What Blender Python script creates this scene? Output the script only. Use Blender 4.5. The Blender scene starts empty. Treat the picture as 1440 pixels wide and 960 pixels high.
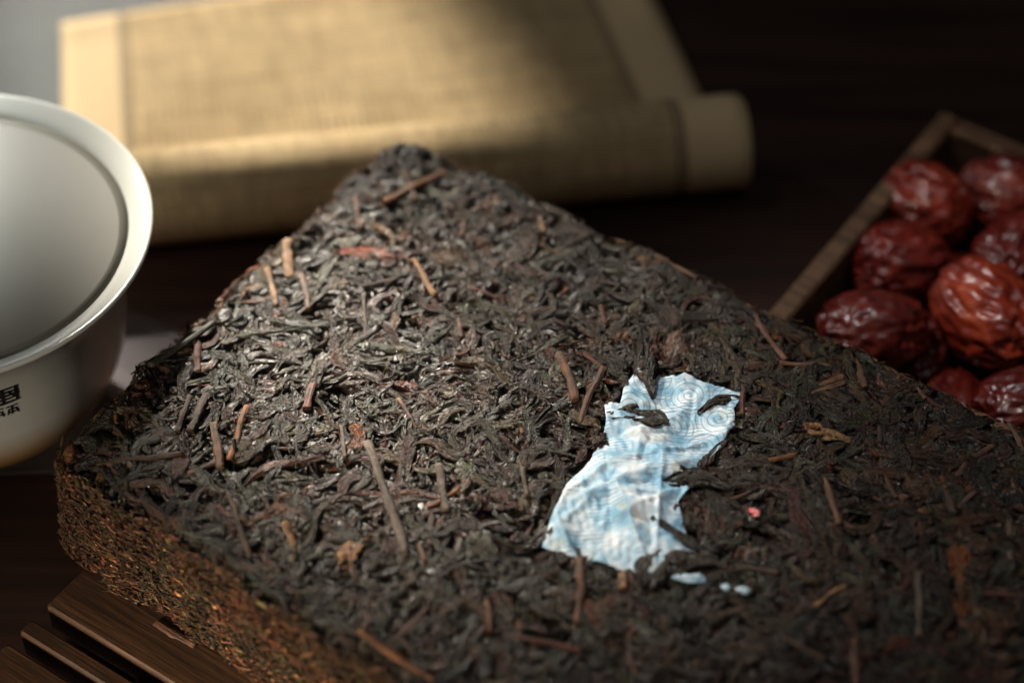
import bpy, math
import numpy as np
from mathutils import Vector

rng = np.random.default_rng(11)
scene = bpy.context.scene
COL = scene.collection

# ------------------------------------------------------------------ camera
cam_d = bpy.data.cameras.new('camera')
cam = bpy.data.objects.new('camera', cam_d)
COL.objects.link(cam)
scene.camera = cam
cam.location = (0, 0, 0.431)
cam.rotation_euler = (math.radians(90 - 46.5), 0, 0)
cam_d.sensor_width = 36
cam_d.lens = 82.5
cam_d.clip_start = 0.02
cam_d.clip_end = 50
cam_d.dof.use_dof = True
cam_d.dof.focus_distance = 0.517
cam_d.dof.aperture_fstop = 5.2

# ------------------------------------------------------------------ world, lamps, exposure
world = bpy.data.worlds.new('World')
scene.world = world
world.use_nodes = True
wb = world.node_tree.nodes['Background']
wb.inputs['Color'].default_value = (0.8, 0.75, 0.7, 1)
wb.inputs['Strength'].default_value = 0.018

def aim(o, target):
    d = Vector(target) - o.location
    o.rotation_euler = d.to_track_quat('-Z', 'Y').to_euler()

def lamp(name, kind, loc, target, energy, color, **kw):
    d = bpy.data.lights.new(name, kind)
    d.energy = energy
    d.color = color
    for k, v in kw.items():
        setattr(d, k, v)
    o = bpy.data.objects.new(name, d)
    o.location = loc
    COL.objects.link(o)
    aim(o, target)
    return o

def from_dir(target, az, el, dist):
    a, e = math.radians(az), math.radians(el)
    return (target[0] + dist*math.cos(e)*math.cos(a), target[1] + dist*math.cos(e)*math.sin(a), target[2] + dist*math.sin(e))

T0 = (-0.050, 0.373, 0.045)
lamp('window_streak_on_tea', 'SPOT', from_dir(T0, 114, 31, 1.3), T0, 255, (1.0, 0.92, 0.79),
     spot_size=math.radians(3.9), spot_blend=0.9, shadow_soft_size=0.02)
T1 = (-0.020, 0.388, 0.045)
lamp('window_beam_on_tea', 'SPOT', from_dir(T1, 114, 31, 1.3), T1, 118, (1.0, 0.92, 0.79),
     spot_size=math.radians(6.6), spot_blend=1.0, shadow_soft_size=0.02)
T2 = (-0.080, 0.507, 0.0)
lamp('window_beam_on_scroll', 'SPOT', from_dir(T2, 119, 28, 1.5), T2, 240, (1.0, 0.90, 0.74),
     spot_size=math.radians(5.5), spot_blend=0.3, shadow_soft_size=0.02)
lamp('window_glow', 'AREA', (-0.62, 0.88, 0.52), (0.0, 0.40, 0.03), 0.65, (0.93, 0.97, 1.0),
     shape='RECTANGLE', size=0.055, size_y=0.075)
lamp('room_bounce', 'AREA', (0.10, 0.05, 1.0), (-0.02, 0.42, 0.0), 0.72, (1.0, 0.95, 0.90),
     shape='RECTANGLE', size=0.5, size_y=0.4)

T5 = (-0.168, 0.448, 0.056)  # added spot without a real source, brightens the far part of the bowl
lamp('added_bowl_spot', 'SPOT', from_dir(T5, 119, 34, 1.3), T5, 1050, (0.98, 0.99, 0.94),
     spot_size=math.radians(3.7), spot_blend=1.0, shadow_soft_size=0.03)
T3 = (-0.062, 0.290, 0.016)  # unseen warm fill, added to lift the brick's front side and the slats
lamp('added_side_fill', 'SPOT', (-0.38, -0.10, 0.16), T3, 38.0, (1.0, 0.86, 0.68),
     spot_size=math.radians(15), spot_blend=1.0, shadow_soft_size=0.06)
T4 = (0.090, 0.350, 0.04)  # added fill for the dates and the brick's right end, no lamp stands there
lamp('added_dates_fill', 'SPOT', (-0.22, 0.42, 0.75), T4, 13.0, (1.0, 0.95, 0.92),
     spot_size=math.radians(17), spot_blend=0.9, shadow_soft_size=0.035)

scene.view_settings.view_transform = 'Standard'
scene.view_settings.look = 'None'
scene.view_settings.exposure = 0.0
scene.view_settings.gamma = 1.0
scene.view_settings.use_curve_mapping = False
scene.render.engine = 'CYCLES'
scene.cycles.use_denoising = True
scene.cycles.use_adaptive_sampling = False
scene.cycles.max_bounces = 8

# ------------------------------------------------------------------ helpers
def tag(o, label=None, cat=None, group=None, kind=None):
    if label: o['label'] = label
    if cat: o['category'] = cat
    if group: o['group'] = group
    if kind: o['kind'] = kind
    return o

def mesh_obj(name, verts, faces, mat, parent=None, smooth=True, uv=None, col=None, base=(0, 0, 0)):
    verts = np.asarray(verts, dtype=np.float64)
    if parent is None and any(base):
        verts = verts - np.array(base)
    me = bpy.data.meshes.new(name)
    if isinstance(faces, np.ndarray):
        nf, k = faces.shape
        me.vertices.add(len(verts))
        me.vertices.foreach_set('co', verts.astype(np.float32).ravel())
        me.loops.add(nf*k)
        me.loops.foreach_set('vertex_index', faces.astype(np.int32).ravel())
        me.polygons.add(nf)
        me.polygons.foreach_set('loop_start', (np.arange(nf)*k).astype(np.int32))
        me.update(calc_edges=True)
    else:
        me.from_pydata([tuple(v) for v in verts], [], [tuple(int(i) for i in f) for f in faces])
        me.update()
    me.polygons.foreach_set('use_smooth', np.full(len(me.polygons), smooth, dtype=bool))
    if uv is not None:
        li = np.empty(len(me.loops), dtype=np.int32)
        me.loops.foreach_get('vertex_index', li)
        lay = me.uv_layers.new(name='UVMap')
        lay.data.foreach_set('uv', np.asarray(uv, dtype=np.float32)[li].ravel())
    if col is not None:
        a = me.color_attributes.new('tint', 'FLOAT_COLOR', 'POINT')
        c4 = np.ones((len(verts), 4), dtype=np.float32)
        c4[:, :3] = col
        a.data.foreach_set('color', c4.ravel())
    if mat is not None:
        me.materials.append(mat)
    o = bpy.data.objects.new(name, me)
    COL.objects.link(o)
    if parent is not None:
        o.parent = parent
        o.matrix_parent_inverse = parent.matrix_basis.inverted()
    elif any(base):
        o.location = base
    return o

def empty(name, loc):
    o = bpy.data.objects.new(name, None)
    o.location = loc
    o.empty_display_size = 0.01
    COL.objects.link(o)
    return o

def sines(p, n, scale, seed):
    """smooth pseudo noise in any dimension, about -1..1"""
    r = np.random.default_rng(seed)
    p = np.asarray(p, dtype=np.float64)
    out = np.zeros(p.shape[:-1])
    for i in range(n):
        k = r.normal(size=p.shape[-1])
        k *= scale*(0.6 + 0.9*r.random())/np.linalg.norm(k)
        out += np.sin(p @ k + r.random()*6.28)
    return out/math.sqrt(n)*0.9

class N:
    """node material helper"""
    def __init__(self, name):
        self.m = bpy.data.materials.new(name)
        self.m.use_nodes = True
        self.t = self.m.node_tree
        self.b = self.t.nodes['Principled BSDF']
    def n(self, typ, **kw):
        x = self.t.nodes.new(typ)
        for k, v in kw.items():
            if k.startswith('i_'):
                x.inputs[k[2:].replace('_', ' ')].default_value = v
            else:
                setattr(x, k, v)
        return x
    def l(self, a, b):
        self.t.links.new(a, b)
    def s(self, **kw):
        for k, v in kw.items():
            self.b.inputs[k.replace('_', ' ')].default_value = v
    def math(self, op, a, b=None, c=None):
        x = self.t.nodes.new('ShaderNodeMath'); x.operation = op
        for i, v in enumerate((a, b, c)):
            if v is None: continue
            if isinstance(v, (int, float)): x.inputs[i].default_value = v
            else: self.l(v, x.inputs[i])
        return x.outputs[0]
    def mix(self, f, a, b, mode='MIX'):
        x = self.t.nodes.new('ShaderNodeMix'); x.data_type = 'RGBA'; x.blend_type = mode
        for s, v in ((x.inputs[0], f), (x.inputs[6], a), (x.inputs[7], b)):
            if isinstance(v, (int, float)): s.default_value = v
            elif isinstance(v, tuple): s.default_value = (v + (1,))[:4]
            else: self.l(v, s)
        return x.outputs[2]
    def ramp(self, f, stops):
        x = self.t.nodes.new('ShaderNodeValToRGB')
        el = x.color_ramp.elements
        while len(el) < len(stops): el.new(0.5)
        for e, (p, c) in zip(el, stops):
            e.position = p
            e.color = (c, c, c, 1) if isinstance(c, (int, float)) else c + (1,)
        self.l(f, x.inputs[0])
        return x.outputs[0]
    def noise(self, vec, scale, detail=3, rough=0.55, out=0):
        x = self.n('ShaderNodeTexNoise')
        x.inputs['Scale'].default_value = scale
        x.inputs['Detail'].default_value = detail
        x.inputs['Roughness'].default_value = rough
        if vec is not None: self.l(vec, x.inputs['Vector'])
        return x.outputs[out]
    def mapping(self, vec, scale=(1, 1, 1), rot=(0, 0, 0), loc=(0, 0, 0)):
        x = self.n('ShaderNodeMapping')
        x.inputs['Scale'].default_value = scale
        x.inputs['Rotation'].default_value = rot
        x.inputs['Location'].default_value = loc
        self.l(vec, x.inputs['Vector'])
        return x.outputs[0]
    def bump(self, h, dist, strength=1.0):
        x = self.n('ShaderNodeBump')
        x.inputs['Distance'].default_value = dist
        x.inputs['Strength'].default_value = strength
        self.l(h, x.inputs['Height'])
        self.l(x.outputs[0], self.b.inputs['Normal'])
        return x

# ------------------------------------------------------------------ materials
def mat_leaf():
    k = N('tea_leaf')
    tint = k.n('ShaderNodeVertexColor', layer_name='tint').outputs[0]
    uv = k.n('ShaderNodeUVMap').outputs[0]
    geo = k.n('ShaderNodeTexCoord').outputs['Object']
    def stretched(sx, sy, dist, loc):                      # uv in millimetres: wrinkles that run along the leaf
        x = k.n('ShaderNodeTexNoise')
        x.inputs['Scale'].default_value = 1.0
        x.inputs['Detail'].default_value = 3
        x.inputs['Roughness'].default_value = 0.6
        x.inputs['Distortion'].default_value = dist
        k.l(k.mapping(uv, (sx, sy, 1), (0, 0, 0), loc), x.inputs['Vector'])
        return x.outputs[0]
    fib = stretched(0.30, 1.5, 0.9, (0, 0, 0))
    fine = stretched(1.5, 2.6, 0.8, (13, 5, 0))
    ridge = k.math('SUBTRACT', 1.0, k.math('MULTIPLY', k.math('ABSOLUTE', k.math('SUBTRACT', fib, 0.5)), 5.0))
    ridge = k.math('MAXIMUM', ridge, 0.0)
    lump = k.noise(geo, 1100, 3, 0.6)
    big = k.noise(geo, 130, 2, 0.5)
    c = k.mix(k.ramp(ridge, [(0.0, 0.0), (0.8, 1.0)]), (0.62, 0.58, 0.56), (1.40, 1.36, 1.28))
    c = k.mix(1.0, tint, c, 'MULTIPLY')
    c2 = k.mix(k.ramp(lump, [(0.35, 0.0), (0.7, 1.0)]), (0.70, 0.66, 0.62), (1.30, 1.26, 1.18))
    c = k.mix(1.0, c, c2, 'MULTIPLY')
    c3 = k.mix(k.ramp(big, [(0.35, 0.0), (0.65, 1.0)]), (1.15, 0.90, 0.78), (0.90, 1.05, 1.02))
    c = k.mix(1.0, c, c3, 'MULTIPLY')
    k.l(c, k.b.inputs['Base Color'])
    r = k.ramp(k.math('ADD', k.math('MULTIPLY', fine, 0.5), k.math('MULTIPLY', lump, 0.5)), [(0.3, 0.22), (0.7, 0.54)])
    k.l(r, k.b.inputs['Roughness'])
    k.s(Specular_IOR_Level=0.52)
    h = k.math('ADD', k.math('ADD', k.math('MULTIPLY', ridge, 1.0), k.math('MULTIPLY', fine, 1.0)), k.math('MULTIPLY', lump, 0.4))
    k.bump(h, 0.0006, 1.0)
    return k.m

def mat_stem():
    k = N('tea_stem')
    tint = k.n('ShaderNodeVertexColor', layer_name='tint').outputs[0]
    uv = k.n('ShaderNodeUVMap').outputs[0]
    fib = k.noise(k.mapping(uv, (0.18, 2.2, 1)), 1.0, 4, 0.6)
    blot = k.noise(k.mapping(uv, (0.4, 0.5, 1)), 1.0, 3, 0.6)
    c = k.mix(k.ramp(fib, [(0.35, 0.0), (0.65, 1.0)]), (0.55, 0.52, 0.5), (1.3, 1.25, 1.2))
    c = k.mix(1.0, tint, c, 'MULTIPLY')
    c = k.mix(k.ramp(blot, [(0.45, 0.0), (0.7, 0.85)]), c, (0.034, 0.026, 0.020))
    k.l(c, k.b.inputs['Base Color'])
    k.s(Roughness=0.6, Specular_IOR_Level=0.35)
    k.bump(k.math('ADD', fib, blot), 0.0004, 1.0)
    return k.m

def mat_body():
    k = N('pressed_tea')
    geo = k.n('ShaderNodeTexCoord').outputs['Object']
    a = k.noise(geo, 500, 4, 0.65)
    b = k.noise(geo, 90, 2, 0.5)
    c = k.ramp(a, [(0.3, (0.010, 0.008, 0.006)), (0.55, (0.030, 0.021, 0.014)), (0.8, (0.062, 0.040, 0.024))])
    c = k.mix(k.ramp(b, [(0.4, 0.0), (0.7, 0.6)]), c, (0.045, 0.022, 0.012))
    k.l(c, k.b.inputs['Base Color'])
    k.s(Roughness=0.75, Specular_IOR_Level=0.3)
    k.bump(a, 0.0008, 0.9)
    return k.m

def mat_porcelain(name, foot):
    k = N(name)
    geo = k.n('ShaderNodeTexCoord').outputs['Object']
    sep = k.n('ShaderNodeSeparateXYZ'); k.l(geo, sep.inputs[0])
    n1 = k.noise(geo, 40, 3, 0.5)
    # amber glow reflected at the foot of the bowl, painted into its base colour
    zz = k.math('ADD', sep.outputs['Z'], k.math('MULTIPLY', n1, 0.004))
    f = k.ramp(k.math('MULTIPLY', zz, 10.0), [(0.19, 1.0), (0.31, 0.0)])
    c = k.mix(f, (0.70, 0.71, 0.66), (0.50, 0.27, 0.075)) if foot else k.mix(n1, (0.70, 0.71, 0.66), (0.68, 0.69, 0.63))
    c = k.mix(k.math('MULTIPLY', n1, 0.10), c, (0.5, 0.48, 0.42))
    k.l(c, k.b.inputs['Base Color'])
    k.s(Roughness=0.16, Specular_IOR_Level=0.55, Coat_Weight=0.5, Coat_Roughness=0.05)
    k.bump(k.noise(geo, 130, 2, 0.5), 0.0002, 0.12)
    return k.m

def mat_ink():
    k = N('black_ink')
    geo = k.n('ShaderNodeTexCoord').outputs['Object']
    k.l(k.ramp(k.noise(geo, 900, 3), [(0.3, (0.010, 0.010, 0.009)), (0.8, (0.03, 0.028, 0.025))]), k.b.inputs['Base Color'])
    k.s(Roughness=0.35)
    return k.m

def mat_wood(name, dark, light, scale, rough=0.5, rot=0.0, spec=0.35):
    k = N(name)
    geo = k.n('ShaderNodeTexCoord').outputs['Object']
    v = k.mapping(geo, (scale*0.06, scale, scale), (0, 0, rot))
    g1 = k.noise(v, 1.0, 5, 0.62)
    g2 = k.noise(k.mapping(geo, (scale*0.3, scale*4, scale*4), (0, 0, rot)), 1.0, 3, 0.6)
    c = k.ramp(g1, [(0.3, dark), (0.52, tuple((x+y)/2 for x, y in zip(dark, light))), (0.75, light)])
    c = k.mix(k.ramp(g2, [(0.35, 0.65), (0.6, 0.0)]), c, tuple(x*0.45 for x in dark))
    k.l(c, k.b.inputs['Base Color'])
    k.l(k.ramp(g2, [(0.3, rough+0.15), (0.7, rough)]), k.b.inputs['Roughness'])
    k.s(Specular_IOR_Level=spec)
    k.bump(k.math('ADD', g1, g2), 0.0004, 0.5)
    return k.m

def mat_scroll():
    """aged paper: uv in millimetres, x across the sheet, y along it"""
    k = N('aged_scroll_paper')
    uv = k.n('ShaderNodeUVMap').outputs[0]
    sep = k.n('ShaderNodeSeparateXYZ'); k.l(uv, sep.inputs[0])
    X, Y = sep.outputs['X'], sep.outputs['Y']
    fibre = k.noise(k.mapping(uv, (0.25, 1.2, 1)), 1.0, 4, 0.6)
    blot = k.noise(uv, 0.03, 3, 0.6)
    base = k.ramp(blot, [(0.3, (0.46, 0.34, 0.18)), (0.7, (0.60, 0.455, 0.255))])
    base = k.mix(k.math('MULTIPLY', fibre, 0.25), base, (0.36, 0.25, 0.12))
    border = k.mix(k.math('MULTIPLY', fibre, 0.3), (0.64, 0.49, 0.29), (0.48, 0.36, 0.20))
    # text: small square characters set in columns, as cell noise inside a grid
    cx = k.math('FRACT', k.math('DIVIDE', k.math('ADD', X, k.math('MULTIPLY', k.noise(uv, 0.25, 2), 1.2)), 2.3))
    cy = k.math('FRACT', k.math('DIVIDE', Y, 2.0))
    inx = k.math('MULTIPLY', k.math('GREATER_THAN', cx, 0.18), k.math('LESS_THAN', cx, 0.82))
    iny = k.math('MULTIPLY', k.math('GREATER_THAN', cy, 0.12), k.math('LESS_THAN', cy, 0.88))
    stroke = k.noise(k.mapping(uv, (0.9, 1.3, 1)), 1.0, 3, 0.6)
    ink = k.math('MULTIPLY', k.math('MULTIPLY', inx, iny), k.ramp(stroke, [(0.42, 0.0), (0.50, 1.0)]))
    rule = k.math('LESS_THAN', cx, 0.06)
    rows = k.noise(k.mapping(uv, (0.03, 0.30, 1)), 1.0, 4, 0.65)
    ink = k.math('MAXIMUM', k.math('MULTIPLY', ink, k.ramp(rows, [(0.38, 0.05), (0.62, 1.0)])), k.math('MULTIPLY', rule, 0.12))
    colm = k.noise(k.mapping(uv, (0.24, 0.06, 1), (0, 0, 0), (5, 9, 0)), 1.0, 3, 0.6)
    ink = k.math('MAXIMUM', ink, k.math('MULTIPLY', k.ramp(colm, [(0.45, 0.0), (0.62, 1.0)]), 0.34))
    field = k.mix(ink, base, (0.17, 0.115, 0.055))
    inside = k.math('MULTIPLY', k.math('GREATER_THAN', X, 19.5), k.math('LESS_THAN', X, 163.5))
    line = k.math('ADD', k.math('LESS_THAN', k.math('ABSOLUTE', k.math('SUBTRACT', X, 18.7)), 1.6),
                  k.math('LESS_THAN', k.math('ABSOLUTE', k.math('SUBTRACT', X, 164.3)), 1.6))
    c = k.mix(inside, border, field)
    c = k.mix(k.math('MULTIPLY', line, 0.65), c, (0.12, 0.09, 0.055))
    k.l(c, k.b.inputs['Base Color'])
    k.s(Roughness=0.75, Specular_IOR_Level=0.25)
    k.bump(fibre, 0.0003, 0.5)
    return k.m

def mat_label():
    """printed security paper: uv in millimetres"""
    k = N('printed_label_paper')
    uv = k.n('ShaderNodeUVMap').outputs[0]
    def spiral(scale, turns, loc):
        v = k.mapping(uv, (scale, scale, scale), (0, 0, 0), loc)
        vo = k.n('ShaderNodeTexVoronoi'); vo.voronoi_dimensions = '2D'
        vo.inputs['Scale'].default_value = 1.0
        vo.inputs['Randomness'].default_value = 0.55
        k.l(v, vo.inputs['Vector'])
        sub = k.n('ShaderNodeVectorMath'); sub.operation = 'SUBTRACT'
        k.l(v, sub.inputs[0]); k.l(vo.outputs['Position'], sub.inputs[1])
        sp = k.n('ShaderNodeSeparateXYZ'); k.l(sub.outputs[0], sp.inputs[0])
        ang = k.math('ARCTAN2', sp.outputs[1], sp.outputs[0])
        w = k.math('SINE', k.math('ADD', k.math('MULTIPLY', vo.outputs['Distance'], turns), ang))
        return w, vo.outputs['Distance']
    w, d = spiral(0.115, 40.0, (0.3, 0.1, 0))
    rings = k.ramp(w, [(0.45, 0.0), (0.85, 1.0)])
    fine = k.math('SINE', k.math('MULTIPLY', d, 150.0))
    rings = k.math('MULTIPLY', rings, k.ramp(fine, [(0.0, 0.55), (0.6, 1.0)]))
    region = k.noise(uv, 0.055, 2, 0.5)
    patch = k.noise(uv, 0.16, 3, 0.55)
    sep = k.n('ShaderNodeSeparateXYZ'); k.l(uv, sep.inputs[0])
    diag = k.math('ADD', k.math('MULTIPLY', sep.outputs[0], 0.62), k.math('MULTIPLY', sep.outputs[1], 0.78))
    lines = k.math('SINE', k.math('MULTIPLY', diag, 6.5))
    lines = k.ramp(lines, [(0.45, 0.0), (0.8, 1.0)])
    lmask = k.ramp(k.noise(k.mapping(uv, (1, 1, 1), (0, 0, 0.9), (31, 7, 0)), 0.11, 2), [(0.50, 0.0), (0.56, 1.0)])
    # the spiral field fills the end of the label, a plainer wash the rest
    far = k.ramp(k.math('DIVIDE', k.math('ADD', sep.outputs[1], k.math('MULTIPLY', region, 8.0)), 70.0), [(0.30, 1.0), (0.42, 0.10)])
    c = k.mix(k.ramp(patch, [(0.36, 0.0), (0.60, 1.0)]), (0.74, 0.80, 0.83), (0.23, 0.43, 0.57))
    c = k.mix(k.ramp(k.noise(k.mapping(uv, (1, 1, 1), (0, 0, 0), (9, 3, 0)), 0.2, 2), [(0.60, 0.0), (0.70, 0.5)]), c, (0.62, 0.55, 0.38))
    c = k.mix(k.math('MULTIPLY', rings, k.math('MULTIPLY', far, 0.85)), c, (0.08, 0.22, 0.31))
    c = k.mix(k.math('MULTIPLY', lines, k.math('MULTIPLY', lmask, 0.8)), c, (0.14, 0.30, 0.44))
    stain = k.noise(k.mapping(uv, (1, 1, 1), (0, 0, 0), (3, 17, 0)), 0.3, 4, 0.65)
    c = k.mix(k.ramp(stain, [(0.62, 0.0), (0.78, 0.55)]), c, (0.42, 0.27, 0.12))
    k.l(c, k.b.inputs['Base Color'])
    k.s(Roughness=0.5, Specular_IOR_Level=0.4)
    k.bump(k.noise(uv, 0.9, 4, 0.6), 0.0004, 0.5)
    return k.m

def mat_date():
    k = N('dried_date_skin')
    tc = k.n('ShaderNodeTexCoord').outputs['Object']
    oi = k.n('ShaderNodeObjectInfo').outputs['Random']
    a = k.noise(tc, 120, 4, 0.6)
    b = k.noise(tc, 45, 2, 0.5)
    c = k.ramp(a, [(0.3, (0.055, 0.005, 0.004)), (0.55, (0.15, 0.018, 0.010)), (0.8, (0.30, 0.055, 0.022))])
    tint = k.n('ShaderNodeVertexColor', layer_name='tint').outputs[0]
    c = k.mix(1.0, c, tint, 'MULTIPLY')
    k.l(c, k.b.inputs['Base Color'])
    k.l(k.ramp(b, [(0.35, 0.20), (0.65, 0.48)]), k.b.inputs['Roughness'])
    k.s(Specular_IOR_Level=0.55, Coat_Weight=0.3, Coat_Roughness=0.18)
    k.bump(a, 0.0008, 0.5)
    return k.m

def mat_cloth(name, c0, c1):
    k = N(name)
    tc = k.n('ShaderNodeTexCoord').outputs['Object']
    wv = k.n('ShaderNodeTexWave'); wv.inputs['Scale'].default_value = 420; k.l(tc, wv.inputs['Vector'])
    wv2 = k.n('ShaderNodeTexWave', bands_direction='Y'); wv2.inputs['Scale'].default_value = 420; k.l(tc, wv2.inputs['Vector'])
    w = k.math('MULTIPLY', wv.outputs['Fac'], wv2.outputs['Fac'])
    n = k.noise(tc, 70, 4, 0.6)
    k.l(k.mix(k.math('MULTIPLY', k.math('ADD', w, n), 0.5), c0, c1), k.b.inputs['Base Color'])
    k.s(Roughness=0.85, Specular_IOR_Level=0.2)
    k.bump(w, 0.0003, 0.6)
    return k.m

def mat_scrap(name, c0, c1):
    k = N(name)
    tc = k.n('ShaderNodeTexCoord').outputs['Object']
    k.l(k.mix(k.ramp(k.noise(tc, 900, 3), [(0.4, 0.0), (0.65, 1.0)]), c0, c1), k.b.inputs['Base Color'])
    k.s(Roughness=0.5)
    return k.m

M_LEAF, M_STEM, M_BODY = mat_leaf(), mat_stem(), mat_body()
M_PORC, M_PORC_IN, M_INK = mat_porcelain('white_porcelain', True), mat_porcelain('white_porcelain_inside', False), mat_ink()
M_TABLE = mat_wood('dark_table_wood', (0.019, 0.0080, 0.0052), (0.058, 0.025, 0.016), 45, 0.42, 0.6)
M_TRAY = mat_wood('brown_tray_wood', (0.028, 0.012, 0.005), (0.125, 0.058, 0.024), 220, 0.5, 0.0)
M_BOX = mat_wood('aged_box_wood', (0.075, 0.040, 0.022), (0.19, 0.110, 0.062), 140, 0.55, 0.0)
M_SCROLL, M_LABEL, M_DATE = mat_scroll(), mat_label(), mat_date()

# ------------------------------------------------------------------ the setting: table top
def box_mesh(x0, x1, y0, y1, z0, z1, bev=0.0):
    """bevelled box as (verts, faces): a ring stack with chamfered edges"""
    b = min(bev, (x1-x0)/3, (y1-y0)/3, (z1-z0)/3)
    def ring(i, z):
        a0, a1, c0, c1 = x0+i, x1-i, y0+i, y1-i
        return [(a0+b, c0, z), (a1-b, c0, z), (a1, c0+b, z), (a1, c1-b, z), (a1-b, c1, z), (a0+b, c1, z), (a0, c1-b, z), (a0, c0+b, z)]
    v = ring(b, z0) + ring(0, z0+b) + ring(0, z1-b) + ring(b, z1)
    f = []
    for r in range(3):
        for i in range(8):
            j = (i+1) % 8
            f.append((r*8+i, r*8+j, r*8+8+j, r*8+8+i))
    f.append(tuple(range(7, -1, -1)))
    f.append(tuple(range(24, 32)))
    return np.array(v), f

v, f = box_mesh(-1.6, 1.6, -0.9, 2.4, -0.04, 0.0, 0.004)
table = mesh_obj('table_top', v, f, M_TABLE, smooth=False)
tag(table, 'dark red-brown wooden table top under everything', 'table', kind='structure')

# ------------------------------------------------------------------ brick frame
BO = np.array([-0.0288, 0.4314])                 # back corner of the brick on the table plane
E1 = np.array([0.822, -0.570]); E1 /= np.linalg.norm(E1)     # along the long edge
E2 = np.array([-E1[1]*-1, -E1[0]])               # across
E2 = np.array([E1[1], -E1[0]])
def W(uv, z):
    uv = np.asarray(uv, dtype=np.float64)
    xy = BO + uv[..., :1]*E1 + uv[..., 1:2]*E2
    z = np.broadcast_to(np.asarray(z, dtype=np.float64), xy.shape[:-1])
    return np.concatenate([xy, z[..., None]], -1)

ZT, ZB = 0.0450, 0.0150
U0, U1, V0 = -0.0022, 0.232, -0.0052
def V1(u):
    return 0.1215 + 0.05*np.clip(u, 0, 0.1)
RC = 0.008
def sdist(u, v):
    """distance inside the rounded outline (positive inside) and its outward direction"""
    v1 = V1(u)
    cu, cv = (U0+U1)/2, (V0+v1)/2
    hu, hv = (U1-U0)/2 - RC, (v1-V0)/2 - RC
    qu, qv = np.abs(u-cu)-hu, np.abs(v-cv)-hv
    ou, ov = np.maximum(qu, 0), np.maximum(qv, 0)
    d = np.sqrt(ou**2+ov**2) + np.minimum(np.maximum(qu, qv), 0) - RC
    inner = (qu <= 0) & (qv <= 0)
    gu = np.where(inner, (qu >= qv)*1.0, ou)*np.sign(u-cu)
    gv = np.where(inner, (qu < qv)*1.0, ov)*np.sign(v-cv)
    g = np.sqrt(gu**2+gv**2)+1e-9
    wob = 0.0008*np.sin(u*310+v*170) + 0.0007*np.sin(v*420-u*130+1.3)
    return -d + wob, gu/g, gv/g

RE = 0.0025
def top_h(u, v):
    p = np.stack([u, v], -1)
    und = 0.0007*sines(p, 6, 140, 3) + 0.00035*sines(p, 8, 420, 4)
    d, _, _ = sdist(u, v)
    dd = np.clip(d, 0, RE)
    roll = RE - np.sqrt(np.maximum(RE**2-(RE-dd)**2, 0))
    return ZT + und - roll

def clamp_in(u, v, lim=-0.0010):
    for _ in range(2):
        d, gu, gv = sdist(u, v)
        over = np.maximum(lim - d, 0)
        u = u - gu*over
        v = v - gv*over
    return u, v

brick = empty('tea_brick', tuple(W(np.array([0.11, 0.06]), ZB)))
tag(brick, 'dark compressed tea brick of pressed leaves and stems on slatted tray', 'tea brick')

# pressed body: a height field with skirt
def build_body():
    nu, nv = 480, 250
    us = np.linspace(U0, U1, nu)
    tv = np.linspace(0, 1, nv)
    U, T = np.meshgrid(us, tv, indexing='ij')
    V = V0 + T*(V1(U)-V0)
    Uc, Vc = clamp_in(U, V, 0.0012)
    p = np.stack([Uc, Vc], -1)
    q = p + 0.0012*np.stack([sines(p, 5, 500, 71), sines(p, 5, 500, 72)], -1)
    z = top_h(Uc, Vc) - 0.0019 + 0.0006*(1-2*np.abs(sines(q, 6, 900, 8))) + 0.0003*(1-2*np.abs(sines(q, 6, 2300, 9)))
    top = W(p, z).reshape(-1, 3)
    idx = np.arange(nu*nv).reshape(nu, nv)
    q = np.stack([idx[:-1, :-1], idx[:-1, 1:], idx[1:, 1:], idx[1:, :-1]], -1).reshape(-1, 4)
    loop = np.concatenate([idx[:, 0], idx[-1, 1:], idx[-2::-1, -1], idx[0, -2:0:-1]])
    m = len(loop)
    verts = [top]; faces = [q]
    uvl = p.reshape(-1, 2)[loop]; zl = z.reshape(-1)[loop]
    prev = loop; off = nu*nv
    levels = 18
    for j in range(1, levels+1):
        t = j/levels
        zz = zl*(1-t) + ZB*t
        _, gu, gv = sdist(uvl[:, 0], uvl[:, 1])
        pr = np.stack([uvl[:, 0]*900, uvl[:, 1]*900, zz*900], -1)
        o = 0.0009*sines(pr, 10, 1.6, 21) - 0.0005 + 0.0030*t - 0.002*max(0, t-0.85)/0.15
        pu = np.stack([uvl[:, 0]+gu*o, uvl[:, 1]+gv*o], -1)
        verts.append(W(pu, zz))
        cur = off + np.arange(m); off += m
        faces.append(np.stack([prev, np.roll(prev, -1), np.roll(cur, -1), cur], -1)[:, ::-1])
        prev = cur
    c = W(uvl.mean(0), ZB)[None]
    verts.append(c)
    cap = np.stack([prev, np.roll(prev, -1), np.full(m, off), np.full(m, off)], -1)
    V_ = np.concatenate(verts); F_ = np.concatenate(faces)
    F = [tuple(x) for x in F_] + [(int(a), int(b), off) for a, b in zip(np.roll(prev, -1), prev)]
    return V_, F
v, f = build_body()
mesh_obj('pressed_body', v, f, M_BODY, brick)

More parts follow.
